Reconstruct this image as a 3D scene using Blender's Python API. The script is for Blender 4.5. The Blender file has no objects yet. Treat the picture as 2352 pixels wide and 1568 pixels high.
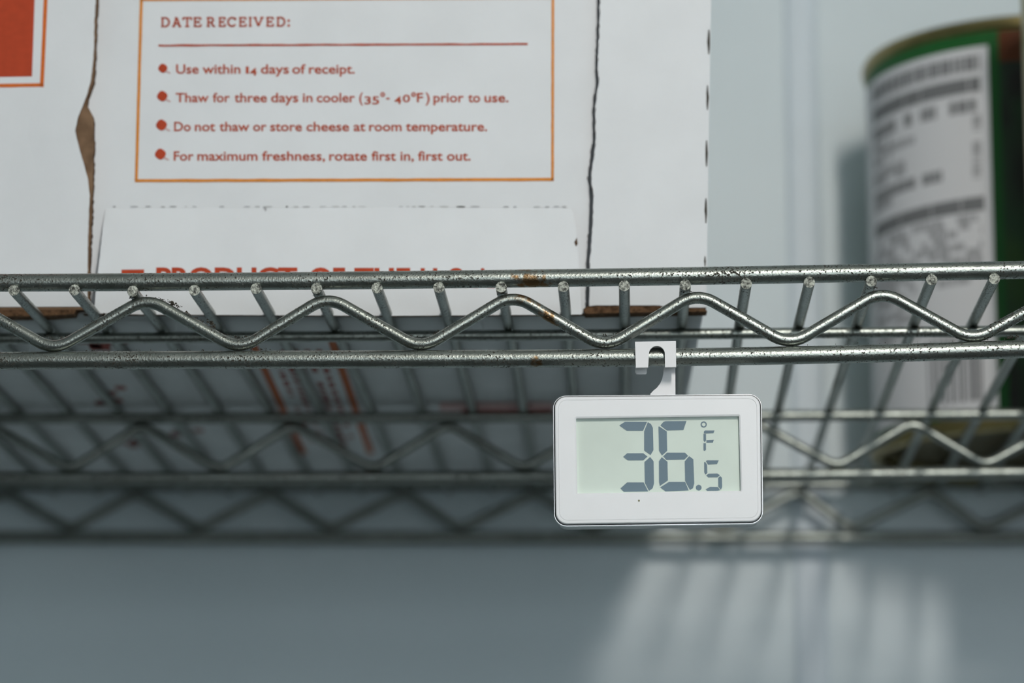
import bpy, bmesh, math, random
import numpy as np
from mathutils import Vector, Matrix, noise

random.seed(7)
sc = bpy.context.scene
COL = sc.collection

# ------------------------------------------------------------------ camera
ZS = 1.60                      # height of the shelf surface above the floor
FPX, YAW, PIT, DIST, DROP = 7545.0, .0359, .2026, 1.0695, .2387
Fv = np.array([-math.sin(YAW)*math.cos(PIT), math.cos(YAW)*math.cos(PIT), math.sin(PIT)])
Rv = np.array([math.cos(YAW), math.sin(YAW), 0.0])
Uv = np.cross(Rv, Fv)
CP = np.array([0.0, -DIST, ZS-DROP])
cam_d = bpy.data.cameras.new('camera')
cam = bpy.data.objects.new('camera', cam_d)
COL.objects.link(cam)
cam_d.sensor_width = 36.0
cam_d.lens = FPX/2352*36.0
cam.matrix_world = Matrix(((Rv[0], Uv[0], -Fv[0], CP[0]), (Rv[1], Uv[1], -Fv[1], CP[1]),
                           (Rv[2], Uv[2], -Fv[2], CP[2]), (0, 0, 0, 1)))
cam_d.clip_start = .05
cam_d.dof.use_dof = True
cam_d.dof.focus_distance = 1.085
cam_d.dof.aperture_fstop = 7.5
cam_d.dof.aperture_blades = 7
sc.camera = cam

# ------------------------------------------------------------------ light
world = bpy.data.worlds.new('world')
sc.world = world
world.use_nodes = True
bg = world.node_tree.nodes['Background']
bg.inputs[0].default_value = (.86, .95, 1.0, 1)      # cool fill let in by the opening of the unseen front baffle
bg.inputs[1].default_value = 3.5


def area(name, loc, target, sx, sy, power, color):
    d = bpy.data.lights.new(name, 'AREA')
    d.shape = 'RECTANGLE'
    d.size, d.size_y, d.energy, d.color = sx, sy, power, color
    o = bpy.data.objects.new(name, d)
    COL.objects.link(o)
    o.location = loc
    o.rotation_euler = (Vector(target)-Vector(loc)).to_track_quat('-Z', 'Y').to_euler()
    return o


area('cooler_lamp', (.215, -1.0, ZS+.42), (.08, .3, ZS-.02), .060, .24, 5.7, (1.0, .955, .90))
sc.view_settings.view_transform = 'Standard'
sc.view_settings.look = 'None'
sc.view_settings.gamma = 1.0
sc.view_settings.use_curve_mapping = False
sc.view_settings.exposure = 0.10


# ------------------------------------------------------------------ helpers
def ray(px, py):
    return Fv + Rv*(px-1176)/FPX - Uv*(py-784)/FPX


def onY(px, py, Y):
    d = ray(px, py)
    return CP + d*(Y-CP[1])/d[1]


def onZ(px, py, Z):
    d = ray(px, py)
    return CP + d*(Z-CP[2])/d[2]


class Frame:
    """local frame rotated about z by b, origin o; pt() puts a point of the picture on the local plane y = const"""
    def __init__(self, o, b):
        self.o = np.array(o, float); self.b = b
        self.R = np.array([[math.cos(b), -math.sin(b), 0], [math.sin(b), math.cos(b), 0], [0, 0, 1]])

    def pt(self, px, py, y=0.0, slope=0.0, z0=0.0):
        d = self.R.T @ ray(px, py)
        c = self.R.T @ (CP-self.o)
        # plane: Y = y + slope*(Z - z0)
        t = (y + slope*(c[2]-z0) - c[1])/(d[1]-slope*d[2])
        return c + d*t

    def ptz(self, px, py, z):
        d = self.R.T @ ray(px, py)
        c = self.R.T @ (CP-self.o)
        return c + d*(z-c[2])/d[2]


def empty(name, loc=(0, 0, 0), rz=0.0):
    o = bpy.data.objects.new(name, None)
    o.empty_display_size = .02
    COL.objects.link(o)
    o.location = loc
    o.rotation_euler = (0, 0, rz)
    return o


def tag(o, label, cat, group=None):
    o['label'] = label; o['category'] = cat
    if group: o['group'] = group
    return o


def mesh_obj(name, verts, faces, mats, parent=None, fmat=None, smooth=False, label=None):
    me = bpy.data.meshes.new(name)
    me.from_pydata([tuple(map(float, v)) for v in verts], [], faces)
    for m in (mats if isinstance(mats, (list, tuple)) else [mats]):
        me.materials.append(m)
    if fmat:
        for p, k in zip(me.polygons, fmat): p.material_index = k
    bm = bmesh.new(); bm.from_mesh(me)
    bmesh.ops.recalc_face_normals(bm, faces=bm.faces)
    bm.to_mesh(me); bm.free()
    if smooth:
        for p in me.polygons: p.use_smooth = True
        me.set_sharp_from_angle(angle=math.radians(40)) if hasattr(me, 'set_sharp_from_angle') else None
    o = bpy.data.objects.new(name, me)
    COL.objects.link(o)
    if parent: o.parent = parent
    if label: o['label'] = label
    return o


def flat(name, polys, mat, parent=None, label=None):
    """flat print: a list of polygons given as 3-D points"""
    v, f = [], []
    for p in polys:
        n = len(v); v += list(p); f.append(tuple(range(n, n+len(p))))
    me = bpy.data.meshes.new(name)
    me.from_pydata([tuple(map(float, q)) for q in v], [], f)
    me.materials.append(mat)
    o = bpy.data.objects.new(name, me)
    COL.objects.link(o)
    if parent: o.parent = parent
    if label: o['label'] = label
    return o


def prism(name, poly, y0, y1, mats, parent=None, yf=None, label=None):
    """extrude a polygon [(x,z)..] from y0 (front, material 0) to y1; edges take the last material"""
    n = len(poly)
    g = yf or (lambda x, z: 0.0)
    v = [(x, y0+g(x, z), z) for x, z in poly]+[(x, y1+g(x, z), z) for x, z in poly]
    f = [tuple(range(n)), tuple(range(2*n-1, n-1, -1))]
    e = len(mats)-1 if isinstance(mats, (list, tuple)) else 0
    k = [0, 0]
    for i in range(n):
        j = (i+1) % n
        f.append((i, j, n+j, n+i)); k.append(e)
    return mesh_obj(name, v, f, mats, parent, k, label=label)


def tube(path, r, sides=12, caps=True):
    P = [np.array(p, float) for p in path]
    n = len(P)
    v, f = [], []
    up = None
    for i in range(n):
        t = P[min(i+1, n-1)]-P[max(i-1, 0)]
        t = t/np.linalg.norm(t)
        if up is None:
            up = np.array([0, 0, 1.0]) if abs(t[2]) < .9 else np.array([0, 1.0, 0])
        a = up-t*(up@t); a /= np.linalg.norm(a); up = a
        b = np.cross(t, a)
        for k in range(sides):
            w = 2*math.pi*k/sides
            v.append(P[i]+r*(a*math.cos(w)+b*math.sin(w)))
    for i in range(n-1):
        for k in range(sides):
            f.append((i*sides+k, i*sides+(k+1) % sides, (i+1)*sides+(k+1) % sides, (i+1)*sides+k))
    if caps:
        f.append(tuple(range(sides))[::-1]); f.append(tuple(range((n-1)*sides, n*sides)))
    return v, f


def fillet(pts, R, seg=7):
    """round the corners of a polyline with arcs of radius R"""
    P = [np.array(p, float) for p in pts]
    out = [P[0]]
    for i in range(1, len(P)-1):
        u = P[i-1]-P[i]; w = P[i+1]-P[i]
        u /= np.linalg.norm(u); w /= np.linalg.norm(w)
        half = math.acos(max(-1, min(1, u@w)))/2
        t = R/math.tan(half)
        bis = (u+w)/np.linalg.norm(u+w)
        c = P[i]+bis*R/math.sin(half)
        a0 = P[i]+u*t-c; a1 = P[i]+w*t-c
        ang = math.acos(max(-1, min(1, (a0@a1)/(R*R))))
        for k in range(seg+1):
            s = k/seg
            out.append(c+(a0*math.sin((1-s)*ang)+a1*math.sin(s*ang))/math.sin(ang))
    out.append(P[-1])
    return out


def lathe(prof, cx, cy, seg=64, a0=0.0, a1=2*math.pi):
    full = abs(a1-a0-2*math.pi) < 1e-6
    m = seg if full else seg+1
    v, f = [], []
    for r, z in prof:
        for k in range(m):
            a = a0+(a1-a0)*k/seg
            v.append((cx+r*math.sin(a), cy-r*math.cos(a), z))
    for i in range(len(prof)-1):
        for k in range(seg):
            k2 = (k+1) % m
            f.append((i*m+k, i*m+k2, (i+1)*m+k2, (i+1)*m+k))
    return v, f


def merge(list_vf):
    V, F_ = [], []
    for v, f in list_vf:
        n = len(V); V += list(v); F_ += [tuple(i+n for i in q) for q in f]
    return V, F_


def box_vf(x0, x1, y0, y1, z0, z1):
    v = [(x, y, z) for x in (x0, x1) for y in (y0, y1) for z in (z0, z1)]
    return v, [(0, 1, 3, 2), (4, 6, 7, 5), (0, 4, 5, 1), (2, 3, 7, 6), (0, 2, 6, 4), (1, 5, 7, 3)]


# ------------------------------------------------------------------ materials
def nodes(name):
    m = bpy.data.materials.new(name); m.use_nodes = True
    nt = m.node_tree
    return m, nt, nt.nodes['Principled BSDF']


def N(nt, kind, **kw):
    n = nt.nodes.new(kind)
    for k, v in kw.items():
        if k in n.inputs: n.inputs[k].default_value = v
        else: setattr(n, k, v)
    return n


def ramp(nt, fac, stops):
    r = nt.nodes.new('ShaderNodeValToRGB')
    el = r.color_ramp.elements
    while len(el) < len(stops): el.new(.5)
    for e, (p, c) in zip(el, stops):
        e.position = p; e.color = c if len(c) == 4 else (*c, 1)
    nt.links.new(fac, r.inputs[0])
    return r


def coords(nt, scale=(1, 1, 1)):
    tc = nt.nodes.new('ShaderNodeTexCoord')
    mp = nt.nodes.new('ShaderNodeMapping')
    mp.inputs['Scale'].default_value = scale
    nt.links.new(tc.outputs['Object'], mp.inputs[0])
    return mp.outputs[0], tc.outputs['Object']


def mix(nt, fac, a, b):
    m = nt.nodes.new('ShaderNodeMix'); m.data_type = 'RGBA'
    for sock, v in ((m.inputs[0], fac), (m.inputs[6], a), (m.inputs[7], b)):
        if hasattr(v, 'links'): nt.links.new(v, sock)
        else: sock.default_value = v if not isinstance(v, tuple) or len(v) == 4 else (*v, 1)
    return m.outputs[2]


def simple(name, col, rough=.5, metal=0.0, spec=.5, noise_amt=0.0, nscale=60, bump=0.0, bscale=900, coat=0.0):
    m, nt, b = nodes(name)
    b.inputs['Roughness'].default_value = rough
    b.inputs['Metallic'].default_value = metal
    b.inputs['Specular IOR Level'].default_value = spec
    b.inputs['Coat Weight'].default_value = coat
    b.inputs['Coat Roughness'].default_value = .05
    b.inputs['Base Color'].default_value = (*col, 1)
    vec, _ = coords(nt)
    if noise_amt:
        n = N(nt, 'ShaderNodeTexNoise', Scale=nscale, Detail=4.0)
        nt.links.new(vec, n.inputs['Vector'])
        d = tuple(c*(1-noise_amt) for c in col)
        r = ramp(nt, n.outputs['Fac'], [(.35, d), (.62, col)])
        nt.links.new(r.outputs[0], b.inputs['Base Color'])
    if bump:
        n2 = N(nt, 'ShaderNodeTexNoise', Scale=bscale, Detail=3.0)
        nt.links.new(vec, n2.inputs['Vector'])
        bp = N(nt, 'ShaderNodeBump', Strength=bump, Distance=.001)
        nt.links.new(n2.outputs['Fac'], bp.inputs['Height'])
        nt.links.new(bp.outputs[0], b.inputs['Normal'])
    return m


def make_metal(name, dirt=1.0, rust_spots=()):
    """satin zinc wire with dark specks, grime film on the upper side and a few rust stains"""
    m, nt, b = nodes(name)
    L = nt.links.new
    vec, raw = coords(nt)
    base = (.335, .36, .33)
    n1 = N(nt, 'ShaderNodeTexNoise', Scale=90.0, Detail=5.0, Roughness=.65); L(vec, n1.inputs['Vector'])
    c1 = ramp(nt, n1.outputs['Fac'], [(.3, (.235, .255, .23)), (.65, base)])
    # specks of dirt
    n2 = N(nt, 'ShaderNodeTexNoise', Scale=1500.0, Detail=2.0, Roughness=.5); L(vec, n2.inputs['Vector'])
    n3 = N(nt, 'ShaderNodeTexNoise', Scale=45.0, Detail=3.0); L(vec, n3.inputs['Vector'])
    add = N(nt, 'ShaderNodeMath', operation='MULTIPLY_ADD'); L(n3.outputs['Fac'], add.inputs[0])
    add.inputs[1].default_value = .38; L(n2.outputs['Fac'], add.inputs[2])
    sp = ramp(nt, add.outputs[0], [(.815-.02*dirt, (0, 0, 0)), (.865-.02*dirt, (1, 1, 1))])
    col = mix(nt, sp.outputs[0], c1.outputs[0], (.035, .032, .024, 1))
    rough_src = sp.outputs[0]
    # rust stains at fixed places on the shelf
    for (p, rad) in rust_spots:
        sub = N(nt, 'ShaderNodeVectorMath', operation='SUBTRACT'); L(raw, sub.inputs[0]); sub.inputs[1].default_value = p
        ln = N(nt, 'ShaderNodeVectorMath', operation='LENGTH'); L(sub.outputs[0], ln.inputs[0])
        mr = N(nt, 'ShaderNodeMapRange'); L(ln.outputs['Value'], mr.inputs[0])
        mr.inputs[1].default_value = 0; mr.inputs[2].default_value = rad; mr.inputs[3].default_value = .62; mr.inputs[4].default_value = 0
        n4 = N(nt, 'ShaderNodeTexNoise', Scale=420.0, Detail=4.0); L(vec, n4.inputs['Vector'])
        s = N(nt, 'ShaderNodeMath', operation='ADD'); L(mr.outputs[0], s.inputs[0]); L(n4.outputs['Fac'], s.inputs[1])
        rr = ramp(nt, s.outputs[0], [(.80, (0, 0, 0)), (1.05, (.9, .9, .9))])
        col = mix(nt, rr.outputs[0], col, (.17, .095, .035, 1))
    L(col, b.inputs['Base Color'])
    rg = ramp(nt, rough_src, [(0, (.35,)*3), (1, (.9,)*3)])
    L(rg.outputs[0], b.inputs['Roughness'])
    inv = ramp(nt, rough_src, [(0, (1, 1, 1)), (1, (.1, .1, .1))])
    L(inv.outputs[0], b.inputs['Metallic'])
    n5 = N(nt, 'ShaderNodeTexNoise', Scale=1500.0, Detail=2.0); L(vec, n5.inputs['Vector'])
    bp = N(nt, 'ShaderNodeBump', Strength=.16, Distance=.0006); L(n5.outputs['Fac'], bp.inputs['Height'])
    L(bp.outputs[0], b.inputs['Normal'])
    return m


def oW(px, py, Y):            # in the shelf's own coordinates (origin at (0,0,ZS))
    p = onY(px, py, Y); return (p[0], p[1], p[2]-ZS)


M = {}
M['metal'] = make_metal('zinc_wire', 1.0, [(oW(1215, 655, -.003), .013), (oW(1232, 832, -.003), .0045), (oW(1255, 735, -.002), .0075), (oW(1150, 664, -.003), .004)])
M['wire_end'] = simple('cut_wire_end', (.62, .64, .56), .5, .55, noise_amt=.88, nscale=1000, bump=.8, bscale=1500)
M['dirt'] = simple('dark_crumb_dirt', (.05, .042, .03), .95)
M['board'] = simple('white_coated_cardboard', (.765, .785, .80), .62, spec=.25, noise_amt=.04, nscale=40, bump=.06, bscale=500)
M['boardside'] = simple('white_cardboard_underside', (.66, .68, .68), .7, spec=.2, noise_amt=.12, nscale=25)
M['kraft'] = simple('kraft_corrugated_edge', (.155, .088, .048), .9, spec=.1, noise_amt=.6, nscale=600, bump=.5, bscale=900)
M['kraft_light'] = simple('kraft_liner', (.24, .15, .09), .9, spec=.1, noise_amt=.45, nscale=120)
M['scuff'] = simple('grey_scuff', (.50, .505, .50), .8, spec=.1)
M['slit'] = simple('dark_slit', (.045, .038, .024), .9, spec=.1, noise_amt=.5, nscale=900)
M['red'] = simple('red_brown_ink', (.50, .085, .036), .65, spec=.25, noise_amt=.25, nscale=900)
M['redsolid'] = simple('red_solid_print', (.48, .056, .015), .6, spec=.25, noise_amt=.12, nscale=300)
M['orange'] = simple('orange_ink', (.72, .265, .04), .6, spec=.25, noise_amt=.12, nscale=500)
M['orange2'] = simple('deep_orange_ink', (.68, .15, .02), .6, spec=.25, noise_amt=.12, nscale=500)
M['orange3'] = simple('dull_orange_ink', (.50, .13, .04), .7, spec=.2, noise_amt=.3, nscale=200)
M['maroon'] = simple('maroon_ink', (.26, .045, .03), .7, spec=.2)
M['pink'] = simple('pale_red_ink', (.60, .40, .38), .7, spec=.2)
M['white_plastic'] = simple('white_plastic', (.84, .85, .86), .35, spec=.45, noise_amt=.02, nscale=70)
M['clip_plastic'] = simple('clip_plastic', (.80, .80, .81), .42, spec=.4)
M['silver'] = simple('silver_trim', (.62, .62, .62), .22, 1.0)
M['shell'] = simple('grey_white_shell', (.55, .57, .57), .5)
M['lcd'] = simple('lcd_panel', (.70, .79, .715), .5, spec=.3, noise_amt=.10, nscale=28)
M['segment'] = simple('lcd_segment', (.145, .215, .265), .5, spec=.3)
M['speck'] = simple('tiny_brown_speck', (.12, .11, .02), .8)
M['shaded_end'] = simple('gold_tin_shaded_end', (.10, .08, .035), .5, 1.0)  # gold darkened for the bottom end, its dim reflections put into the colour
M['gold'] = simple('gold_lacquered_tin', (.36, .29, .125), .34, 1.0, noise_amt=.2, nscale=80)
M['green'] = simple('green_label', (.016, .12, .025), .5, spec=.3)
M['paper'] = simple('white_label_paper', (.76, .765, .78), .5, spec=.3)
M['grey_ink'] = simple('grey_label_ink', (.17, .175, .18), .6, spec=.2)
M['mid_ink'] = simple('mid_grey_label_ink', (.27, .275, .28), .6, spec=.2)
M['mid2_ink'] = simple('dim_grey_label_ink', (.21, .215, .22), .6, spec=.2)
M['light_ink'] = simple('light_grey_label_ink', (.42, .425, .435), .6, spec=.2)
M['orange_label'] = simple('orange_label_band', (.13, .035, .008), .5, spec=.3)
M['floor'] = simple('grey_quarry_floor', (.17, .17, .165), .6, noise_amt=.25, nscale=4)


def make_picture():
    m, nt, b = nodes('printed_vegetable_picture')
    vec, _ = coords(nt, (1, 1, .6))
    n = N(nt, 'ShaderNodeTexNoise', Scale=34.0, Detail=2.0); nt.links.new(vec, n.inputs['Vector'])
    r = ramp(nt, n.outputs['Fac'], [(.30, (.012, .012, .008)), (.46, (.012, .06, .016)), (.58, (.03, .10, .008)), (.72, (.06, .02, .015))])
    nt.links.new(r.outputs[0], b.inputs['Base Color']); b.inputs['Roughness'].default_value = .5
    return m


M['picture'] = make_picture()


def make_wall():
    m, nt, b = nodes('white_cooler_panel')
    vec, _ = coords(nt)
    n = N(nt, 'ShaderNodeTexNoise', Scale=9.0, Detail=4.0); nt.links.new(vec, n.inputs['Vector'])
    r = ramp(nt, n.outputs['Fac'], [(.3, (.615, .70, .73)), (.7, (.67, .75, .775))])
    nt.links.new(r.outputs[0], b.inputs['Base Color'])
    b.inputs['Roughness'].default_value = .42
    v = N(nt, 'ShaderNodeTexVoronoi', Scale=220.0); nt.links.new(vec, v.inputs['Vector'])
    bp = N(nt, 'ShaderNodeBump', Strength=.12, Distance=.0008); nt.links.new(v.outputs['Distance'], bp.inputs['Height'])
    nt.links.new(bp.outputs[0], b.inputs['Normal'])
    return m


M['wall'] = make_wall()
M['trim'] = simple('bluish_seam_trim', (.665, .745, .80), .42, noise_amt=.05, nscale=20)
M['front'] = simple('dark_grey_baffle', (.12, .13, .13), .6, noise_amt=.15, nscale=3)  # for the added baffle, dark so the rails mirror a dim front
M['ceiling'] = simple('white_ceiling_panel', (.62, .66, .66), .5)

# ------------------------------------------------------------------ the setting
YW = .455                       # front face of the back wall
XL, XR, YF, ZC = -1.5, 1.5, -2.6, 2.45


def struct(name, vf, mat, parent=None):
    o = mesh_obj(name, vf[0], vf[1], mat, parent)
    if parent is None: o['kind'] = 'structure'
    return o


SX = .0765                      # the seam between two panels
wb = struct('wall_back', box_vf(XL-.05, XR+.05, YW+.02, YW+.10, 0, ZC), M['wall'])
struct('wall_panel', box_vf(XL, SX+.0005, YW, YW+.02, 0, ZC), M['wall'], wb)
struct('wall_panel', box_vf(SX+.0025, XR, YW, YW+.02, 0, ZC), M['wall'], wb)
# seam strip: a shallow rounded cover over the panel joint
pr = [(0, 0), (.0008, -.0009), (.003, -.0014), (.0125, -.0014), (.0152, -.0009), (.016, 0)]
v = [(SX+x, YW+y, z) for z in (0, ZC) for x, y in pr]
struct('trim_1', (v, [(i, i+1, i+7, i+6) for i in range(5)]+[tuple(range(6)), tuple(range(6, 12))]), M['trim'])
struct('wall_left', box_vf(XL-.08, XL, YF, YW, 0, ZC), M['wall'])
struct('wall_right', box_vf(XR, XR+.08, YF, YW, 0, ZC), M['wall'])
struct('front_baffle', merge([box_vf(XL-.08, XR+.08, YF-.08, YF, 0, 1.08), box_vf(XL-.08, -.25, YF-.08, YF, 1.08, ZC), box_vf(-.25, XR+.08, YF-.08, YF, 1.92, ZC)]), M['front'])   # unseen baffle added to darken rail reflections; opening kept to the right
struct('floor', box_vf(XL-.08, XR+.08, YF, YW+.1, -.05, 0), M['floor'])
struct('ceiling', box_vf(XL-.08, XR+.08, YF, YW+.1, ZC, ZC+.06), M['ceiling'])

# ------------------------------------------------------------------ the wire shelf
shelf = tag(empty('wire_shelf', (0, 0, ZS)), 'zinc wire shelf with zigzag braced rim holding the white box and cans', 'shelf')
SP = .0205
XMIN, XMAX = -.47, .47
RR, RW, RZ = .00302, .00188, .00204


def fitz(pts, Y, deg=2):
    """height of a rail along x, measured at several places; straight beyond the ends"""
    q = np.array([oW(x, y, Y) for x, y in pts])
    c = np.polyfit(q[:, 0], q[:, 2], deg)
    lo, hi = q[:, 0].min(), q[:, 0].max()
    dc = np.polyder(c)

    def g(x):
        k = min(max(x, lo), hi)
        return float(np.polyval(c, k)+np.polyval(dc, k)*(x-k)*.4)
    return g


def rail(name, g, Y, r, n=60, mat=None):
    xs = np.linspace(XMIN, XMAX, n)
    v, f = tube([(x, Y, g(x)) for x in xs], r, 20)
    return mesh_obj(name, v, f, mat or M['metal'], shelf, smooth=True)


zt = fitz([(0, 648.7), (600, 646.5), (1300, 638.8), (1660, 632), (1800, 629), (2352, 620.2)], 0)
zb = fitz([(0, 828.7), (600, 825.8), (1240, 823.4), (1780, 817), (1800, 815.5), (2352, 801)], 0, 3)
rail('rim_rail', zt, 0, RR)
rail('rim_rail', zb, 0, RR)
Y2, Y3, YM = .231, .436, .0655
zm = fitz([(0, 777), (300, 776), (1400, 768), (2200, 761), (2352, 760)], YM)
rail('support_rod', zm, YM, .00195)
z2t = fitz([(0, 960), (600, 960), (1300, 957), (1752, 955.5), (2352, 951)], Y2)
z2b = fitz([(0, 1097), (640, 1097), (1200, 1095), (1752, 1090), (2352, 1085)], Y2)
rail('truss_rail', z2t, Y2, .0023)
rail('truss_rail', z2b, Y2, .0026)
z3t = fitz([(0, 1112), (1176, 1110), (2352, 1108)], Y3)
z3b = fitz([(0, 1233), (1176, 1234), (2352, 1234)], Y3)
rail('rim_rail', z3t, Y3, RR)
rail('rim_rail', z3b, Y3, RR)

ends = [(31.9, 666.3), (170.9, 665.8), (304.8, 668.4), (446.4, 666.3), (588, 662.5), (727, 662), (866, 661), (1008, 660),
        (1151, 659), (1294, 658), (1434, 656), (1574, 654), (1714, 651), (1859.2, 648), (2001.5, 645.5), (2140, 642.1), (2284.2, 639.8)]
YE = -.0034
wz = {}
for i in range(-12, 34):
    if 0 <= i < 17:
        x0, _, z0 = oW(*ends[i], YE)
    else:
        x0 = -.2061+SP*i; z0 = zt(x0)-.0028
    xr = -.2061+SP*i
    wz[i] = (x0, z0)
    path = [(x0, YE, z0), (x0, .004, z0)]
    xm = x0*.85+xr*.15
    path += [(xm, YM, zm(xm)+.00195+RW-.0003), (xr*.6+x0*.4, .13, .0006), (xr, Y2, z2t(xr)+.0023+RW-.0013), (xr, .34, .0006), (xr, Y3+.003, z3t(xr)-.0028)]
    v, f = tube(path, RW, 12)
    k = [0]*len(f); k[-2] = 1
    mesh_obj('surface_wire', v, f, [M['metal'], M['wire_end']], shelf, k, smooth=True)


def zigzag(name, pk, tr, Y, gt, gb, r, R, off=.0010, zpk=None, ztr=None):
    """pk / tr: x of crests and troughs; gt, gb: height functions of crest and trough centres"""
    pts = sorted([(x, 1) for x in pk]+[(x, 0) for x in tr])
    P = [(x, Y, (gt(x)+off) if k else (gb(x)-off)) for x, k in pts]
    v, f = tube(fillet(P, R), r, 14)
    return mesh_obj(name, v, f, M['metal'], shelf, smooth=True)


def series(known, step):
    """extend measured positions to both ends of the shelf"""
    xs = sorted(known)
    while xs[0]-step > XMIN: xs.insert(0, xs[0]-step)
    while xs[-1]+step < XMAX: xs.append(xs[-1]+step)
    return xs


pk = [oW(x, 690, 0)[0] for x in (337, 752, 1178, 1602, 2026)]
tr = [oW(x, 780, 0)[0] for x in (124, 550, 967, 1390, 1814, 2234)]
gpk = fitz([(337, 695), (752, 689), (1178, 685), (1602, 684), (2026, 677)], 0, 1)
zigzag('zigzag_brace', series(pk, SP*3), series(tr, SP*3), 0, gpk, lambda x: zb(x)+RR+RZ-.0002, RZ, .0105, .00150)
pk = [oW(x, 985, Y2)[0] for x in (327, 675, 1029, 1383, 1737, 2097)]
tr = [oW(x, 1062, Y2)[0] for x in (160, 505, 858, 1202, 1560, 1922, 2264)]
zigzag('zigzag_brace', series(pk, SP*3), series(tr, SP*3), Y2, lambda x: z2t(x)-.0023-.0018+.0002, lambda x: z2b(x)+.0026+.0018-.0002, .0020, .0080, .0011)
pk = [oW(x, 1130, Y3)[0] for x in (315, 622, 930, 1232, 1534, 1836, 2139)]
tr = [oW(x, 1215, Y3)[0] for x in (163, 458, 760, 1058, 1360, 1658, 1958, 2262)]
zigzag('zigzag_brace', series(pk, SP*3), series(tr, SP*3), Y3, lambda x: z3t(x)-RR-.0019, lambda x: z3b(x)+RR+.0019, .0022, .0085, .0012)
for x in (XMIN, XMAX):
    for y in (0, Y3):
        v, f = tube([(x, y, -ZS), (x, y, .0015)], .0127, 20)
        mesh_obj('post', v, f, M['metal'], shelf, smooth=True)

# crumbs of dirt caught along the upper side of the front brace and rail
V, Fc = [], []


def crumb(p, s):
    n = len(V)
    for q in ((1, 0, 0), (-1, 0, 0), (0, 1, 0), (0, -1, 0), (0, 0, 1), (0, 0, -1)):
        V.append([p[k]+q[k]*s*random.uniform(.5, 1.3) for k in range(3)])
    for a in (0, 1):
        for b in (2, 3):
            for c in (4, 5): Fc.append((n+a, n+b, n+c))


def strip(pts, count, smin, smax, jit=1.0):
    for _ in range(count):
        i = random.randrange(len(pts)-1); t = random.random()
        x = pts[i][0]+(pts[i+1][0]-pts[i][0])*t; y = pts[i][1]+(pts[i+1][1]-pts[i][1])*t
        p = oW(x+random.uniform(-3, 3), y-random.uniform(-1, 3)*jit, random.uniform(-.0008, .0012))
        crumb(p, random.uniform(smin, smax))


strip([(330, 681), (372, 688), (392, 700)], 26, .00012, .0003, 1.4)
strip([(385, 694), (418, 708)], 40, .00015, .00045, 2.0)
strip([(418, 715), (470, 742), (490, 755)], 45, .00012, .0004, 1.5)
strip([(475, 738), (492, 750)], 30, .00015, .0005, 2.4)
strip([(495, 762), (545, 776), (570, 772)], 30, .00012, .0003)
strip([(105, 770), (125, 780), (150, 775)], 30, .00012, .0003)
strip([(150, 775), (215, 735), (240, 720)], 22, .0001, .00025)
strip([(190, 806), (260, 806), (480, 805)], 30, .0001, .00028)
strip([(480, 803), (620, 803), (560, 803)], 18, .0001, .0003)
strip([(940, 772), (985, 772), (1010, 760)], 20, .0001, .00025)
strip([(1385, 770), (1405, 772), (1450, 748)], 26, .0001, .0003)
strip([(1460, 742), (1520, 706)], 14, .0001, .00025)
strip([(1820, 795), (2352, 778)], 20, .0001, .00025)
strip([(2312, 776), (2340, 774)], 26, .00012, .0004, 1.8)
for i in (2, 5, 8, 11, 14):      # weld grime under every third wire end
    x, y = ends[i]
    strip([(x-10, y+17), (x+16, y+15)], 14, .00012, .0003, .6)
d = mesh_obj('dirt_crumbs', V, Fc, M['dirt'], shelf)
d['kind'] = 'stuff'
V2, V = V, []
Fc2, Fc = Fc, []

# ------------------------------------------------------------------ the cheese box
BO = onY(1622, 706, .0495)
BZ = ZS+.0028
BX = Frame((BO[0], BO[1], BZ), .020)
bx = tag(empty('cheese_box', (BO[0], BO[1], BZ), .020), 'white cardboard food box with red and orange print standing on the wire shelf', 'box')
TOPZ = .188


def bpt(px, py, y=0.0):
    p = BX.pt(px, py, y); return (p[0], p[2])


def wavy(pts, amp, seed, step=.0011):
    """subdivide a pixel-measured edge and give it a torn, fluted outline"""
    out = []
    for (x0, z0), (x1, z1) in zip(pts[:-1], pts[1:]):
        n = max(1, int(math.hypot(x1-x0, z1-z0)/step))
        for k in range(n):
            t = k/n
            x = x0+(x1-x0)*t; z = z0+(z1-z0)*t
            s = noise.noise(Vector((x*700+seed, z*900, seed)))
            out.append((x+amp*s, z+amp*.3*s))
    out.append(pts[-1])
    return out


# carton behind the front flaps (slightly leaning right wall)
BD = .36
v, f = box_vf(-.400, -.0006, .0115, BD, 0, TOPZ)
v = [(x+(.0035 if x > -.1 and z > .1 else 0), y, z) for x, y, z in v]
mesh_obj('carton', v, f, M['board'], bx)
# recessed centre panel
pedge = [bpt(x, y, .0046) for x, y in ((1344, 720), (1346, 600), (1352, 520), (1354, 450), (1349, 410), (1354, 370), (1361, 320), (1360, 260), (1363, 220), (1369, 190), (1366, 165), (1370, 60), (1371, 0), (1379, -300))]
cpan = [bpt(190, 720, .0046)]+wavy(pedge, .0003, 12.3)+[bpt(215, -300, .0046)]
front = prism('front_panel', cpan, .0046, .0086, [M['board'], M['kraft']], bx)
YPAN = .00445

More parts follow.
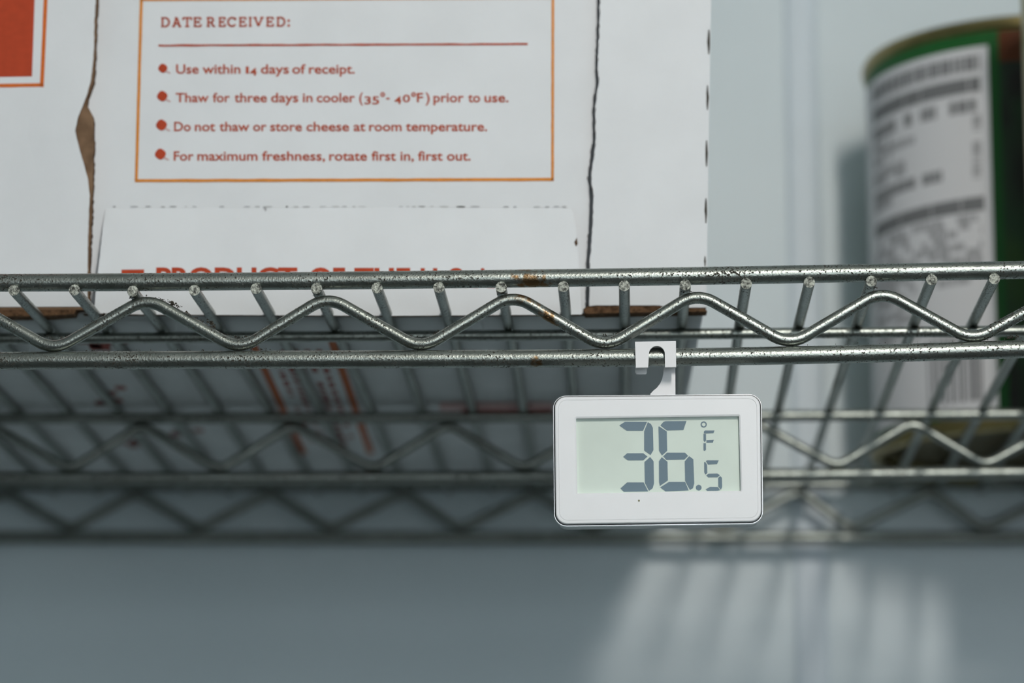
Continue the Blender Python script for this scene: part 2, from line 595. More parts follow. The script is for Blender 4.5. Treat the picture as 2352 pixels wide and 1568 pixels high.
# left flap: white liner over a brown fluted core
core_edge = [bpt(x, y, .001) for x, y in ((207, 712), (206, 640), (208, 560), (212, 480), (214, 400), (216, 330), (215, 272), (207, 252), (198.5, 240), (201, 224), (209, 205), (216, 186), (219, 130), (221, 60), (224, 0), (230, -300))]
core = wavy(core_edge, .00042, 3.1)
prism('flap_core', [(-.3985, core[0][1])]+core+[(-.3985, core[-1][1])], .0004, .0045, [M['kraft_light'], M['kraft']], bx)
lin_edge = [bpt(x, y, 0) for x, y in ((201, 704), (201, 620), (203, 520), (206, 450), (203, 415), (192, 372), (181, 335), (174, 303), (179, 275), (189, 248), (199, 222), (208, 190), (213, 150), (216, 110), (217, 50), (220, 0), (226, -300))]
lin = wavy(lin_edge, .00018, 9.7)
lz = lin[0][1]
lbot = wavy([bpt(-1200, 716, 0), bpt(100, 716, 0), bpt(160, 704, 0), lin[0]], .0003, 2.2)[:-1]
lbot[0] = (-.3995, lbot[0][1])


def dent(x, z):                  # the liner sinks towards the crushed edge
    a = bpt(176, 305, 0)
    d2 = ((x-a[0])/.010)**2+((z-a[1])/.016)**2
    return -.0012*math.exp(-d2)


def grid_flap(name, edge_right, xleft, bottom, mats, parent):
    """flap front as a strip grid so that the surface can bulge near its free edge"""
    cols = 9
    v, f, k = [], [], []
    er = list(edge_right)
    for (x, z) in er:
        for c in range(cols):
            t = (c/(cols-1))**.35
            xx = xleft+(x-xleft)*t
            v.append((xx, dent(xx, z), z))
    n = len(er)
    for i in range(n-1):
        for c in range(cols-1):
            a = i*cols+c
            f.append((a, a+1, a+cols+1, a+cols)); k.append(0)
    off = len(v)
    v += [(x, .0004, z) for x, y, z in v]
    for i in range(n-1):
        a = i*cols+cols-1
        f.append((a, off+a, off+a+cols, a+cols)); k.append(1)
    for c in range(cols-1):
        f.append((c, c+1, off+c+1, off+c)); k.append(1)
    return mesh_obj(name, v, f, mats, parent, k)


lf = grid_flap('side_flap', lin, -.3995, None, [M['board'], M['kraft_light']], bx)
tornl = [bpt(-700, 730, .003), bpt(0, 730, .003), bpt(120, 728, .003), bpt(172, 724, .003), bpt(180, 710, .003), bpt(176, 704, .003), bpt(150, 702, .003), bpt(118, 705, .003), bpt(110, 714, .003), bpt(0, 715, .003), bpt(-700, 715, .003)]
prism('torn_edge', wavy(tornl+[tornl[0]], .0004, 5.5)[:-1], .0006, .0075, [M['kraft'], M['kraft']], bx)

# right flap
re = [bpt(x, y, 0) for x, y in ((1353, 703), (1355, 600), (1361, 520), (1363, 450), (1358, 410), (1363, 370), (1369, 320), (1367, 260), (1370, 220), (1376, 190), (1373, 165), (1377, 60), (1378, 0), (1386, -300))]
rew = wavy(re, .00032, 6.4)
rb = wavy([bpt(1622, 706, 0), bpt(1530, 706, 0), bpt(1515, 701, 0), bpt(1360, 701, 0)], .0003, 1.9)
rside = [bpt(1640, -300, 0), bpt(1633.5, 0, 0), bpt(1628, 300, 0), bpt(1624, 600, 0)]
rf = prism('side_flap', rew+rside+rb[:-1], 0, .0042, [M['board'], M['kraft']], bx)
tr_ = [bpt(1622, 717, .002), bpt(1530, 718, .002), bpt(1345, 722, .002), bpt(1338, 712, .002), bpt(1352, 704, .002), bpt(1440, 702, .002), bpt(1525, 704, .002), bpt(1535, 709, .002), bpt(1620, 709, .002)]
prism('torn_edge', wavy(tr_+[tr_[0]], .0004, 8.5)[:-1], .0006, .0078, [M['kraft'], M['kraft']], bx)
for cx, y0, y1, w in ((1630, 68, 124, 4.5), (1627, 196, 252, 4.0), (1625, 322, 382, 4.0), (1623.5, 455, 512, 4.0), (1621.5, 588, 612, 3.0)):
    pts = []
    for s in (1, -1):
        for k in range(7):
            t = k/6 if s > 0 else 1-k/6
            ww = w*math.sin(math.pi*min(max(t, .06), .94))**.6*(1+.5*noise.noise(Vector((cx, t*9, s))))
            pts.append(bpt(cx+s*ww*.65-2, y0+(y1-y0)*t, -.0002))
    prism('perforation_slit', pts, -.0002, .0004, [M['slit']], rf)

# tuck tab at the bottom: hinged along its upper edge, standing off the panel below
ZTAB0 = BX.pt(700, 476, .0044)[2]
ZTAB1 = BX.pt(700, 720, -.0060)[2]
SL = (.0044+.0060)/(ZTAB0-ZTAB1)


def tpt(px, py, lift=0.0):
    p = BX.pt(px, py, .0044-lift, SL, ZTAB0); return (p[0], p[1], p[2])


def tabp(px, py):
    p = tpt(px, py); return (p[0], p[2])


tab_px = [(243, 479), (236, 522), (229, 590), (222, 650), (217, 708), (218, 719), (330, 722), (900, 725), (1336, 722), (1335, 700), (1329, 610), (1324, 535), (1317, 488), (1312, 478), (900, 475), (600, 477)]
tabw = wavy([tabp(*q) for q in tab_px]+[tabp(*tab_px[0])], .00016, 4.4)[:-1]
ty = lambda x, z: SL*(z-ZTAB0)
tab = prism('tuck_tab', tabw, .0044, .0044+.0022, [M['board'], M['kraft']], bx, yf=ty)
# torn perforation marks along the fold of the tab
x = 258
while x < 1300:
    L_ = random.uniform(6, 26)
    if random.random() < .72:
        y0 = 474+noise.noise(Vector((x*.02, 3, 0)))*1.5
        h = random.uniform(.8, 2.2)
        q = [tpt(x, y0, .0002), tpt(x+L_*.5, y0-h*.6, .0002), tpt(x+L_, y0, .0002), tpt(x+L_*.8, y0+h, .0002), tpt(x+L_*.25, y0+h*.8, .0002)]
        flat('perforation_mark', [q], random.choice((M['light_ink'], M['light_ink'], M['scuff'], M['slit'])) if random.random() < .6 else M['scuff'], tab)
    x += L_+random.uniform(3, 14)
flat('perforation_mark', [[tpt(604, 476, .0002), tpt(609, 474, .0002), tpt(613, 480, .0002), tpt(610, 486, .0002)]], M['light_ink'], tab)
# small crush creases on the tab and panel edge
flat('perforation_mark', [[tpt(1319, 556, .0002), tpt(1325, 545, .0002), tpt(1327, 560, .0002), tpt(1323, 566, .0002)]], M['kraft'], tab)

# ---- the print on the front panel -------------------------------------------------
YI = YPAN-.00006


def pp(px, py):
    p = BX.pt(px, py, YI); return (p[0], p[1], p[2])


_cache = {}


def glyphs(text, bold=0.0):
    """the built-in font as flat polygons in font units"""
    key = (text, bold)
    if key in _cache: return _cache[key]
    cu = bpy.data.curves.new('t', 'FONT'); cu.body = text; cu.offset = bold; cu.resolution_u = 4
    o = bpy.data.objects.new('t', cu); COL.objects.link(o)
    dg = bpy.context.evaluated_depsgraph_get(); dg.update()
    ev = o.evaluated_get(dg)
    me = ev.to_mesh()
    v = np.array([tuple(q.co) for q in me.vertices]); f = [tuple(p.vertices) for p in me.polygons]
    ev.to_mesh_clear()
    bpy.data.objects.remove(o); bpy.data.curves.remove(cu)
    _cache[key] = (v, f)
    return _cache[key]


CAPH = glyphs('H')[0][:, 1].max()


def words_obj(name, items, mat, parent, place):
    """items: (text, x0, x1, baseline, unit px per cap height, bold, dy)"""
    V, Fs = [], []
    for text, x0, x1, base, cap, bold, ysc in items:
        v, f = glyphs(text, bold)
        a, b = v[:, 0].min(), v[:, 0].max()
        n = len(V)
        for q in v:
            V.append(place(x0+(q[0]-a)/(b-a)*(x1-x0), base-q[1]/CAPH*cap*ysc))
        Fs += [tuple(i+n for i in t) for t in f]
    me = bpy.data.meshes.new(name)
    me.from_pydata([tuple(map(float, q)) for q in V], [], Fs)
    me.materials.append(mat)
    o = bpy.data.objects.new(name, me); COL.objects.link(o); o.parent = parent
    return o


BW = .018
Ln = lambda base, lst: [(t, a, b, base, 20.5, BW, 1.0) for t, a, b in lst]
line1 = Ln(168.6, [('Use', 404.5, 456.4), ('within', 465, 552.3), ('days', 599.1, 663.7), ('of', 671.2, 702), ('receipt.', 709.5, 815)])
line1 += [('1', 564.5, 571.5, 168.4, 20.5, BW, .76), ('4', 574, 590, 173.2, 20.5, BW, .82)]
line2 = Ln(234.2, [('Thaw', 403.6, 479.4), ('for', 488.7, 528), ('three', 538.3, 613.2), ('days', 622.5, 685.2), ('in', 695.5, 718), ('cooler', 727.3, 815.4), ('F', 957.5, 972), ('prior', 995.6, 1065.2), ('to', 1075, 1102.8), ('use.', 1112.7, 1168)])
line2 += [('(', 825, 834, 234.5, 20.5, BW, 1.05), ('3', 837, 852, 239, 20.5, BW, .85), ('5', 855, 871, 239, 20.5, BW, .85), ('-', 887, 895, 233, 20.5, BW, 1.0),
          ('4', 906, 922, 238.5, 20.5, BW, .83), ('0', 925, 942, 234.2, 20.5, BW, .80), (')', 977, 987, 234.5, 20.5, BW, 1.05)]
line3 = Ln(300.6, [('Do', 399.9, 438.2), ('not', 447.6, 494.4), ('thaw', 503.7, 573), ('or', 581.3, 612.2), ('store', 620.6, 693.6), ('cheese', 703.7, 802), ('at', 812.3, 839.4), ('room', 847.8, 922.6), ('temperature.', 932, 1119)])
line4 = Ln(368.2, [('For', 399, 444.8), ('maximum', 453.2, 591.6), ('freshness,', 602, 746.8), ('rotate', 756, 843), ('first', 853.4, 909.5), ('in,', 919.8, 950.7), ('first', 960, 1017), ('out.', 1026.5, 1081)])
for L_ in (line1, line2, line3, line4):
    words_obj('printed_text', L_, M['red'], front, pp)


def circ(cx, cy, r, n=20, ro=None):
    return [(cx+r*math.cos(2*math.pi*k/n), cy+(ro or r)*math.sin(2*math.pi*k/n)) for k in range(n)]


def ringpolys(cx, cy, r0, r1, n=20):
    out = []
    for k in range(n):
        a, b = 2*math.pi*k/n, 2*math.pi*(k+1)/n
        out.append([(cx+r0*math.cos(a), cy+r0*math.sin(a)), (cx+r1*math.cos(a), cy+r1*math.sin(a)), (cx+r1*math.cos(b), cy+r1*math.sin(b)), (cx+r0*math.cos(b), cy+r0*math.sin(b))])
    return out


flat('printed_text', [[pp(*q) for q in pl] for c in ((879, 217), (950, 217)) for pl in ringpolys(c[0], c[1], 2.2, 5.6, 14)], M['red'], front)
for cx, cy, r in ((374, 156.6, 10), (372.7, 220.5, 11.5), (370.9, 286.8, 12), (368.4, 353.7, 12)):
    oct_ = [(cx+r*1.02*math.cos(a)*(1.0+.05*math.cos(4*a+.6)), cy+r*1.02*math.sin(a)*(1.0+.05*math.cos(4*a+.6))) for a in [2*math.pi*k/20 for k in range(20)]]
    hd = [(cx+r*.55, cy+r*.75), (cx+r*.8, cy+r*.5), (cx+r+8.5, cy+r+.5), (cx+r+6, cy+r+3)]
    flat('printed_bullet', [[pp(*q) for q in oct_]], M['redsolid'], front)
    flat('printed_bullet', [[pp(*q) for q in hd]], M['pink'], front)


def bar(x0, y0, x1, y1, w, n=1, wob=0.0, seed=0):
    """a printed rule as a run of quads, w px thick, optionally a little uneven"""
    out = []
    dx, dy = x1-x0, y1-y0
    l = math.hypot(dx, dy); nx, ny = -dy/l, dx/l
    P = []
    for k in range(n+1):
        t = k/n
        s = wob*noise.noise(Vector((t*17+seed, seed, 0)))
        s2 = wob*noise.noise(Vector((t*21+seed, 5+seed, 0)))
        P.append(((x0+dx*t+nx*(w/2+s), y0+dy*t+ny*(w/2+s)), (x0+dx*t-nx*(w/2+s2), y0+dy*t-ny*(w/2+s2))))
    for (a, b), (c, d_) in zip(P[:-1], P[1:]): out.append([a, c, d_, b])
    return out


flat('printed_rule', [[pp(*q) for q in pl] for pl in bar(364, 104.3, 1212, 101, 4.6, 60, 1.2, 3)], M['red'], front)
fr = bar(324.8, -2, 313, 414, 7.0, 20, .6, 1)+bar(310, 414.8, 1272, 411.8, 7.2, 60, .8, 2)+bar(1269, 415, 1270, -2, 6.2, 20, .6, 4)+bar(322, -1.2, 1273, -6, 7, 20, .6, 5)
flat('printed_frame', [[pp(*q) for q in pl] for pl in fr], M['orange'], front)

# slab-serif heading drawn letter by letter: strokes in a unit box, serifs added
SLAB = {
    'D': (1.0, [[(.20, 0), (.20, 1)]], [[(.05, 0), (.5, 0)], [(.05, 1), (.5, 1)]], ('arc', .46, .5, .42, .5, -90, 90)),
    'A': (1.0, [[(.18, 0), (.48, 1)], [(.52, 1), (.84, 0)], [(.30, .32), (.72, .32)]], [[(.02, 0), (.34, 0)], [(.66, 0), (1, 0)], [(.30, 1), (.56, 1)]], None),
    'T': (.95, [[(.5, 0), (.5, 1)], [(.08, 1), (.08, .74)], [(.92, 1), (.92, .74)]], [[(.04, 1), (.96, 1)], [(.28, 0), (.72, 0)]], None),
    'E': (.85, [[(.20, 0), (.20, 1)], [(.9, 1), (.9, .76)], [(.93, 0), (.93, .26)], [(.66, .36), (.66, .66)]], [[(.03, 0), (.96, 0)], [(.03, 1), (.94, 1)], [(.2, .51), (.66, .51)]], None),
    'R': (1.0, [[(.20, 0), (.20, 1)], [(.50, .48), (.80, 0)]], [[(.03, 0), (.40, 0)], [(.03, 1), (.5, 1)], [(.2, .46), (.5, .46)], [(.72, 0), (.99, 0)]], ('arc', .48, .73, .28, .27, -90, 90)),
    'C': (1.0, [[(.90, 1.0), (.90, .70)]], [], ('arc', .53, .5, .46, .5, 40, 322)),
    'I': (.45, [[(.5, 0), (.5, 1)]], [[(.05, 0), (.95, 0)], [(.05, 1), (.95, 1)]], None),
    'V': (1.0, [[(.16, 1), (.50, 0)], [(.50, 0), (.84, 1)]], [[(0, 1), (.34, 1)], [(.66, 1), (1, 1)]], None),
}
polys = []
STW = 4.4


def letter(ch, x0, x1, top, bot):
    w, vs, hs, arc = SLAB[ch]
    i = STW/2
    mp_ = lambda p: (x0+p[0]*(x1-x0), bot-i-(bot-top-2*i)*p[1])
    for s in vs:
        a, b = mp_(s[0]), mp_(s[1]); polys.extend(bar(*a, *b, STW))
    for s in hs:
        a, b = mp_(s[0]), mp_(s[1]); polys.extend(bar(*a, *b, STW*.82))
    if arc:
        _, cx, cy, rx, ry, d0, d1 = arc
        n = 14
        q = [mp_((cx+rx*math.cos(math.radians(d0+(d1-d0)*k/n)), cy+ry*math.sin(math.radians(d0+(d1-d0)*k/n)))) for k in range(n+1)]
        for a, b in zip(q[:-1], q[1:]):
            ex = .12
            polys.extend(bar(a[0]-(b[0]-a[0])*ex, a[1]-(b[1]-a[1])*ex, b[0]+(b[0]-a[0])*ex, b[1]+(b[1]-a[1])*ex, STW))


z1 = lambda u: 340+u/5.345
for ch, a, b in (('D', 150, 277), ('A', 288, 415), ('T', 418, 545), ('E', 552, 660), ('R', 712, 832), ('E', 860, 957), ('C', 970, 1088), ('E', 1110, 1212), ('I', 1230, 1280), ('V', 1288, 1425), ('E', 1445, 1548), ('D', 1568, 1695)):
    xa, xb = z1(a), z1(b)
    t = (xa-368)/300
    letter(ch, xa+.9, xb-.9, 38.8-t, 63.0-1.4*t)
for yy in (47.5, 58.5): polys.append(circ(z1(1727), yy, 3.2, 10))
flat('printed_heading', [[pp(*q) for q in pl] for pl in polys], M['red'], front)

# print on the tuck tab, mostly behind the rail
tp = lambda px, py: tpt(px, py, .00008)
words_obj('printed_text', [('PRODUCT', 358.7, 683, 657, 41, .035, 1.0), ('OF', 710.8, 792.7, 657.5, 41, .035, 1.0), ('THE', 813.8, 943, 658, 41, .035, 1.0),
                           ('U.', 966, 1018, 658.5, 41, .035, 1.0), ('S.', 1031, 1076, 658.5, 41, .035, 1.0), ('A.', 1088, 1138, 659, 41, .035, 1.0)], M['redsolid'], tab, tp)
flat('printed_emblem', [[tp(279, 619), tp(331, 618.5), tp(331, 650), tp(279, 651)]], M['redsolid'], tab)

# red block with an orange frame on the left flap
fp = lambda px, py: tuple(BX.pt(px, py, -.00012))
flat('printed_block', [[fp(-400, -300), fp(98, -300), fp(79.6, 0), fp(73.5, 175.5), fp(-400, 183)]], M['redsolid'], lf)
flat('printed_frame', [[fp(*q) for q in pl] for pl in bar(118, -300, 96, 200, 9, 16, .5, 8)+bar(-400, 202, 100.5, 195, 8.5, 20, .6, 9)], M['orange2'], lf)

# print on the underside, seen between the wires
zu = -.00015
up = lambda px, py: BX.ptz(px, py, zu)


def upoly(pts): return [tuple(q) for q in pts]


under = mesh_obj('bottom_panel', *box_vf(-.399, -.0015, .0065, BD-.002, -.0001, .0004), M['boardside'], bx)
xs1 = up(648, 935)[0]; xs2 = up(815, 935)[0]
for xs, y0, y1 in ((xs1, .055, .30), (xs2, .055, .30)):
    flat('printed_stripe', [[(xs-.0015, y0, zu), (xs+.0015, y0, zu), (xs+.0015, y1, zu), (xs-.0015, y1, zu)]], M['orange3'], under)
pol = []
for col in range(5):                      # rows of small lettering running front to back between the stripes
    xx = xs1+.006+col*(xs2-xs1-.012)/4
    y = .07
    while y < .27:
        l = random.uniform(.003, .012)
        if random.random() < .8: pol.append([(xx-.0011, y, zu), (xx+.0011, y, zu), (xx+.0011, y+l, zu), (xx-.0011, y+l, zu)])
        y += l+random.uniform(.002, .006)
flat('printed_text', pol, M['maroon'], under)['kind'] = 'stuff'
pol = []
for (xa, xb, ya, yb) in ((205, 285, 890, 935), (100, 190, 780, 800), (280, 330, 1010, 1025), (380, 470, 985, 1000), (205, 300, 785, 800)):
    for k in range(7):
        a = up(random.uniform(xa, xb), random.uniform(ya, yb))
        pol.append([(a[0]-.002, a[1]-.004, zu), (a[0]+.002, a[1]-.004, zu), (a[0]+.002, a[1]+.004, zu), (a[0]-.002, a[1]+.004, zu)])
flat('printed_text', pol, M['maroon'], under)['kind'] = 'stuff'
a, b = up(1010, 922), up(1270, 922); c, d_ = up(1270, 943), up(1010, 943)
flat('printed_stripe', [upoly([a, b, c, d_])], M['pink'], under)
a, b = up(1060, 940), up(1270, 938); c, d_ = up(1270, 948), up(1060, 949)
flat('printed_stripe', [[(q[0], q[1], zu-.0001) for q in (a, b, c, d_)]], M['maroon'], under)

# ------------------------------------------------------------------ cans
RC, HC = .0785, .1778


def can(x, y, label, first=True):
    r = tag(empty('food_can', (x, y, ZS+.0026)), label, 'can')
    body = [(RC-.002, .0), (RC-.0012, .004), (RC-.0012, HC-.005), (RC-.002, HC-.001)]
    v, f = lathe(body, 0, 0, 72)
    o = mesh_obj('body', v, f, M['gold'], r, smooth=True)
    for z, s in ((0, 1), (HC, -1)):      # double seams with recessed ends
        pr_ = [(0, z+s*.004), (RC-.012, z+s*.004), (RC-.010, z+s*.0046), (RC-.006, z+s*.0046), (RC-.0042, z+s*.0035), (RC-.0042, z), (RC-.0024, z-s*.0012), (RC+.0002, z-s*.0004), (RC+.0008, z+s*.0012), (RC+.0005, z+s*.0035), (RC-.0013, z+s*.0048)]
        v, f = lathe(pr_[3:], 0, 0, 72)
        mesh_obj('end_seam', v, f, M['gold'], r, smooth=True)
        ez = pr_[3][1]
        rings = [(.0, ez-s*.0006), (.030, ez-s*.0006), (.0305, ez), (.050, ez), (.0505, ez-s*.0006), (.064, ez-s*.0006), (.066, ez), (RC-.0055, ez)]
        v, f = lathe(rings, 0, 0, 48)
        mesh_obj('end_panel', v, f, M['shaded_end'] if z == 0 else M['gold'], r, smooth=True)
    return r


c1 = can(.1858, .362, 'tall tin can with green label and white text panel near the wall')
C1 = np.array([.1858, .362, ZS+.0026])
RLAB = RC-.0009


def oncan(px, py, rad=RLAB):
    d = ray(px, py); o = CP-C1
    a = d[0]**2+d[1]**2; b = 2*(d[0]*o[0]+d[1]*o[1]); c = o[0]**2+o[1]**2-rad**2
    t = (-b-math.sqrt(b*b-4*a*c))/(2*a)
    p = o+d*t
    return math.atan2(p[0], -p[1]), p[2]


def patch(name, a0, a1, z0, z1, mat, parent, rad, seg=None):
    seg = seg or max(2, int(abs(a1-a0)*24))
    v, f = lathe([(rad, z0), (rad, z1)], 0, 0, seg, a0, a1)
    return mesh_obj(name, v, f, mat, parent, smooth=True)


ZL0, ZL1 = .0058, oncan(2200, 82)[1]
v, f = lathe([(RLAB, ZL0), (RLAB, ZL1)], 0, 0, 96)
lab = mesh_obj('label', v, f, M['green'], c1, smooth=True)
aR, zR = oncan(2281, 500)
aL = -1.75
zP1 = oncan(2265, 104)[1]
patch('label_panel', aL, aR, .0085, zP1, M['paper'], lab, RLAB+.00012)
aS = oncan(2306, 500)[0]
patch('label_picture', aS, aS+1.5, ZL0+.001, ZL1-.014, M['picture'], lab, RLAB+.00012)
patch('label_band', aS, aS+1.5, ZL1-.0145, ZL1-.0005, M['orange_label'], lab, RLAB+.0002)


def printed(px0, px1, pyref, h, mat, pxref=2238, dens=.85, unit=.0035, gap=.15):
    """a row of small lettering on the panel; its height is read at pxref"""
    z = oncan(pxref, pyref)[1]
    a = oncan(max(px0, 1992), pyref)[0] if px0 > 1992 else -1.35
    e = oncan(px1, pyref)[0]
    parts = []
    while a < e:
        w = random.uniform(.4, 1.4)*unit/RC
        b = min(a+w, e)
        if random.random() < dens:
            parts.append(lathe([(RLAB+.00025, z-h/2), (RLAB+.00025, z+h/2)], 0, 0, max(1, int((b-a)*20)), a, b))
        a = b+gap*unit/RC
    v, f = merge(parts)
    o = mesh_obj('label_text', v, f, mat, lab); o['kind'] = 'stuff'
    return o


Z7 = lambda y: 60+y/2.703
X7 = lambda x: 1950+x/2.703
printed(1980, 2250, Z7(228), .0070, M['mid_ink'], dens=.9, unit=.004)
printed(1980, 2252, Z7(362), .0066, M['mid2_ink'], dens=1.0, unit=.02, gap=.02)
printed(1980, 2246, Z7(490), .0058, M['mid_ink'], dens=.9, unit=.004)
for y in (650, 700, 750): printed(1980, X7(260 if y != 700 else 420), Z7(y-75), .0036, M['light_ink'], dens=.9)
for y in (810, 850): printed(1980, X7(350), Z7(y-50), .004, M['light_ink'], dens=.8)
printed(1980, X7(580), Z7(895), .005, M['mid_ink'], dens=.85)
printed(1980, X7(300), Z7(960), .004, M['light_ink'], dens=.7)
printed(1980, 2262, Z7(1105), .0062, M['mid2_ink'], dens=1.0, unit=.02, gap=.02)
for y in range(1190, 1900, 42): printed(1980 if y < 1500 else 2010, X7(830) if y < 1600 else 2110, Z7(y), .0034, M['light_ink'], dens=.6, unit=.005)
# column of upright small lettering near the right border of the panel
parts = []
for y in list(range(545, 650, 12))+list(range(720, 960, 12)):
    a0 = oncan(X7(768), Z7(y))[0]; a1 = oncan(X7(822), Z7(y))[0]; z = oncan(X7(795), Z7(y))[1]
    if random.random() < .8: parts.append(lathe([(RLAB+.00025, z-.0005), (RLAB+.00025, z+.0003)], 0, 0, 2, a0, a1))
mesh_obj('label_text', *merge(parts), M['light_ink'], lab)['kind'] = 'stuff'
# bar code
parts = []
x = 2132
zt_, zb_ = oncan(2200, 770)[1], oncan(2200, 925)[1]
while x < 2262:
    w = random.choice((2.5, 4, 6, 9))
    parts.append(lathe([(RLAB+.00025, zb_), (RLAB+.00025, zt_)], 0, 0, 1, oncan(x, 850)[0], oncan(min(x+w, 2264), 850)[0]))
    x += w+random.choice((3, 5, 8))
mesh_obj('label_barcode', *merge(parts), M['grey_ink'], lab)

c2 = can(.2362, .20, 'plain gold can at the right edge of the photo, in front of the labelled can')

# ------------------------------------------------------------------ the thermometer
TO = onY(1511, 1055, 0.0)
th = tag(empty('refrigerator_thermometer', tuple(TO)), 'white digital thermometer hanging by its hook from the lower shelf rail, reading 36.5', 'thermometer')


def T(px, py, y):
    p = onY(px, py, y)-TO; return (p[0], p[1], p[2])


QUAD = [(1269, 906), (1750.5, 902), (1754, 1201.5), (1272, 1208)]   # tl tr br bl of the case


def q2(u, v):
    a, b, c, d_ = [np.array(p, float) for p in QUAD]
    return (a*(1-u)+b*u)*(1-v)+(d_*(1-u)+c*u)*v


W_, H_ = 482.0, 302.0
YFACE = -.0098


def rr(inset, rad, quad=True, k=8):
    """rounded rectangle inset from the case outline (in picture units)"""
    out = []
    for cx, cy, a0 in ((W_-inset-rad, inset+rad, -90), (W_-inset-rad, H_-inset-rad, 0), (inset+rad, H_-inset-rad, 90), (inset+rad, inset+rad, 180)):
        for i in range(k):
            a = math.radians(a0+90*i/(k-1))
            out.append(q2((cx+rad*math.cos(a))/W_, (cy+rad*math.sin(a))/H_))
    return out


def rect_loop(tl, tr_, br, bl, k=8):
    out = []
    for c in (tr_, br, bl, tl):
        out += [np.array(c, float)]*k
    return out


def rect_round(tl, tr_, br, bl, r=3.0, k=8):
    """small-radius rectangle with the same point count as rr()"""
    out = []
    cs = [np.array(c, float) for c in (tl, tr_, br, bl)]
    for idx, a0 in ((1, -90), (2, 0), (3, 90), (0, 180)):
        c = cs[idx]
        sx = -1 if idx in (1, 2) else 1; sy = 1 if idx in (0, 1) else -1
        cc = c+np.array([sx*r, sy*r])
        for i in range(k):
            a = math.radians(a0+90*i/(k-1))
            out.append(cc+r*np.array([math.cos(a), math.sin(a)]))
    return out


def loft(name, loops, mat, parent, cap0=False, cap1=False, smooth=True):
    v, f = [], []
    n = len(loops[0][0])
    for pts, y in loops:
        for p in pts:
            q = T(p[0], p[1], YFACE); v.append((q[0], y, q[2]))
    for i in range(len(loops)-1):
        for k in range(n):
            f.append((i*n+k, i*n+(k+1) % n, (i+1)*n+(k+1) % n, (i+1)*n+k))
    if cap0: f.append(tuple(range(n))[::-1])
    if cap1: f.append(tuple(range((len(loops)-1)*n, len(loops)*n)))
    return mesh_obj(name, v, f, mat, parent, smooth=smooth)


SCR = ((1323, 960), (1697.7, 954.6), (1701.6, 1126.5), (1326, 1132.5))
big = rect_round((1319.5, 956.5), (1701, 951), (1705, 1130), (1322.5, 1136), 5)
# back shell is smaller than the front and stands behind it
loft('back_shell', [(rr(9, 22), .0046), (rr(5, 25), .0034), (rr(4, 26), -.0062)], M['shell'], th, cap0=True)
loft('bezel', [(rr(4, 26), -.0060), (rr(.8, 29), -.0062), (rr(0, 30), -.0070), (rr(0, 30), -.0078), (rr(.8, 29.5), -.0084), (rr(2.2, 28), -.0084), (rr(3.0, 27.5), -.0079), (rr(3.4, 27.2), -.0060)], M['silver'], th)
faceplate = loft('face_plate', [(rr(4.6, 26.3), -.0062), (rr(4.6, 26.3), -.0091), (rr(5.4, 25.5), -.0096), (rr(7.0, 24.2), -.0098), (rr(12.3, 20), -.0098), (rr(12.9, 19.6), -.00962), (rr(13.6, 19.2), -.0098),
                                (big, -.0098), (rect_round(*SCR, r=2.0), -.00955), (rect_round(*SCR, r=2.0), -.0076)], M['white_plastic'], th, smooth=False)
scr = flat('lcd_screen', [[T(*p, -.0078) for p in ((1316, 953), (1705, 947), (1708, 1133), (1320, 1140))]], M['lcd'], th)


def seg(pts):
    P = [(1240+x/3.135, 740+y/3.135) for x, y in pts]
    return [T(x, y, -.0079) for x, y in P]


SEGS = [
    [(572, 742), (612, 716), (772, 716), (743, 780), (625, 780)],
    [(777, 718), (800, 732), (814, 760), (818, 920), (797, 955), (751, 922), (751, 785)],
    [(600, 968), (628, 942), (745, 942), (775, 966), (745, 993), (632, 993)],
    [(794, 969), (819, 1000), (822, 1160), (812, 1195), (786, 1213), (756, 1155), (753, 1005)],
    [(580, 1195), (628, 1152), (748, 1152), (780, 1217), (605, 1220)],
    [(868, 742), (890, 716), (905, 711), (1056, 710), (1034, 775), (915, 778)],
    [(854, 752), (858, 748), (914, 785), (917, 925), (880, 958), (858, 925)],
    [(888, 964), (915, 938), (1045, 938), (1068, 961), (1040, 988), (912, 990)],
    [(878, 970), (919, 1003), (922, 1138), (864, 1178), (858, 1150), (857, 1000)],
    [(1075, 963), (1105, 985), (1112, 1160), (1102, 1195), (1080, 1206), (1046, 1140), (1043, 1000)],
    [(866, 1188), (930, 1148), (1046, 1148), (1072, 1210), (905, 1217)],
    circ(1144, 1190, 21, 16),
    [(1182, 784), (1190, 778), (1258, 778), (1250, 798), (1197, 800), (1180, 800)],
    [(1178, 803), (1196, 803), (1197, 850), (1187, 862), (1178, 850)],
    [(1199, 848), (1253, 845), (1246, 866), (1199, 867)],
    [(1178, 870), (1196, 870), (1196, 918), (1187, 926), (1178, 922)],
    [(1195, 997), (1205, 993), (1288, 993), (1276, 1020), (1210, 1023)],
    [(1183, 1008), (1190, 1003), (1204, 1025), (1206, 1085), (1192, 1095), (1184, 1080)],
    [(1199, 1102), (1213, 1089), (1280, 1088), (1296, 1101), (1280, 1115), (1212, 1116)],
    [(1298, 1106), (1311, 1118), (1313, 1185), (1304, 1205), (1285, 1182), (1284, 1120)],
    [(1193, 1203), (1225, 1184), (1282, 1185), (1298, 1208), (1280, 1212), (1205, 1213)],
]
for s in SEGS: flat('lcd_segment', [seg(s)], M['segment'], scr)
flat('lcd_segment', [seg(pl) for pl in ringpolys(1180, 735, 13.5, 22.5, 18)], M['segment'], scr)
flat('speck', [[T(x, y, -.0099) for x, y in circ(1467.5, 1149.5, 2.0, 7, 2.6)]], M['speck'], faceplate)

# hook: lip in front of the rail, bridge over it, tongue and stem behind it
Yl0, Yl1, Yb0, Yb1 = -.0050, -.0036, .0037, .0050


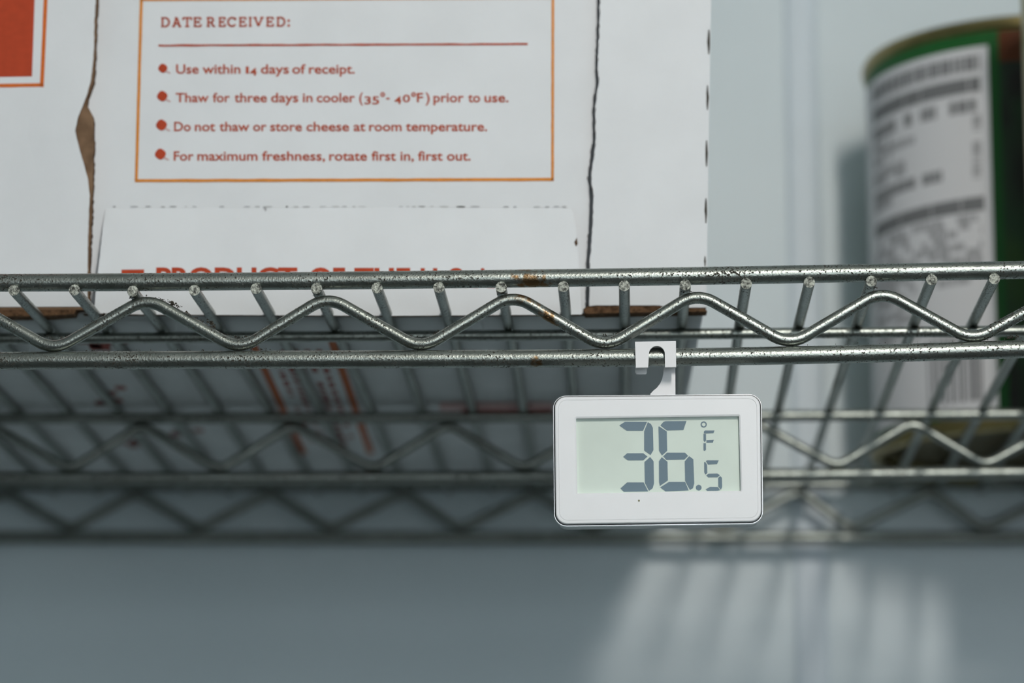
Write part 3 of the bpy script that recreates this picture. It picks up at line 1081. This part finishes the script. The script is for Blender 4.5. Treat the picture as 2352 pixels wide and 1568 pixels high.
def hp(pts): return pts


arch = [(1490.5+36.5*.5-18.5*math.cos(math.pi*k/12), 832-19-19*math.sin(math.pi*k/12)+0) for k in range(13)]
lip_px = [(1458.5, 784.5), (1552.5, 783), (1553, 842.5), (1527.5, 843)]+[(1527.5, 832)]+arch[::-1]+[(1489.5, 832), (1488.5, 843.5), (1460.5, 844)]


def hook_prism(pxs, y0, y1):
    n = len(pxs)
    v = [T(x, y, y0) for x, y in pxs]
    z = [(q[0], y1, q[2]) for q in v]
    v = v+z
    f = [tuple(range(n)), tuple(range(2*n-1, n-1, -1))]+[(i, (i+1) % n, n+(i+1) % n, n+i) for i in range(n)]
    return v, f


lip = hook_prism(lip_px, Yl0, Yl1)
zt0 = T(1459, 784.5, Yl0); zt1 = T(1552.5, 783, Yl0)
bridge = ([(zt0[0], Yl0, zt0[2]), (zt1[0], Yl0, zt1[2]), (zt1[0], Yb1, zt1[2]), (zt0[0], Yb1, zt0[2]),
           (zt0[0], Yl0+.0012, zt0[2]-.0014), (zt1[0], Yl0+.0012, zt1[2]-.0014), (zt1[0], Yb1-.001, zt1[2]-.0014), (zt0[0], Yb1-.001, zt0[2]-.0014)],
          [(0, 1, 2, 3), (7, 6, 5, 4), (0, 4, 5, 1), (1, 5, 6, 2), (2, 6, 7, 3), (3, 7, 4, 0)])
arc2 = [(1524-.0, 843)]
cur = [(1524, 846), (1523.5, 858), (1521, 870), (1516, 881), (1509, 890), (1500, 897.5), (1494, 904)]
# the tongue and stem lie further back, so their picture position is read on that plane
back_px = [(1459, 800), (1551, 800), (1551.5, 925), (1494, 925)]+cur[::-1]+[(1524, 838), (1485.5, 838), (1485.5, 856), (1482, 858.5), (1462, 858.5), (1459, 855)]
back = hook_prism(back_px, Yb0, Yb1)
bt = T(1459, 800, Yb0)[2]
riser = box_vf(min(zt0[0], T(1459, 800, Yb0)[0]), zt1[0], Yb0, Yb1, bt-.001, zt0[2]-.0002)
hv, hf = merge([lip, bridge, back, riser])
mesh_obj('hook', hv, hf, M['clip_plastic'], th)
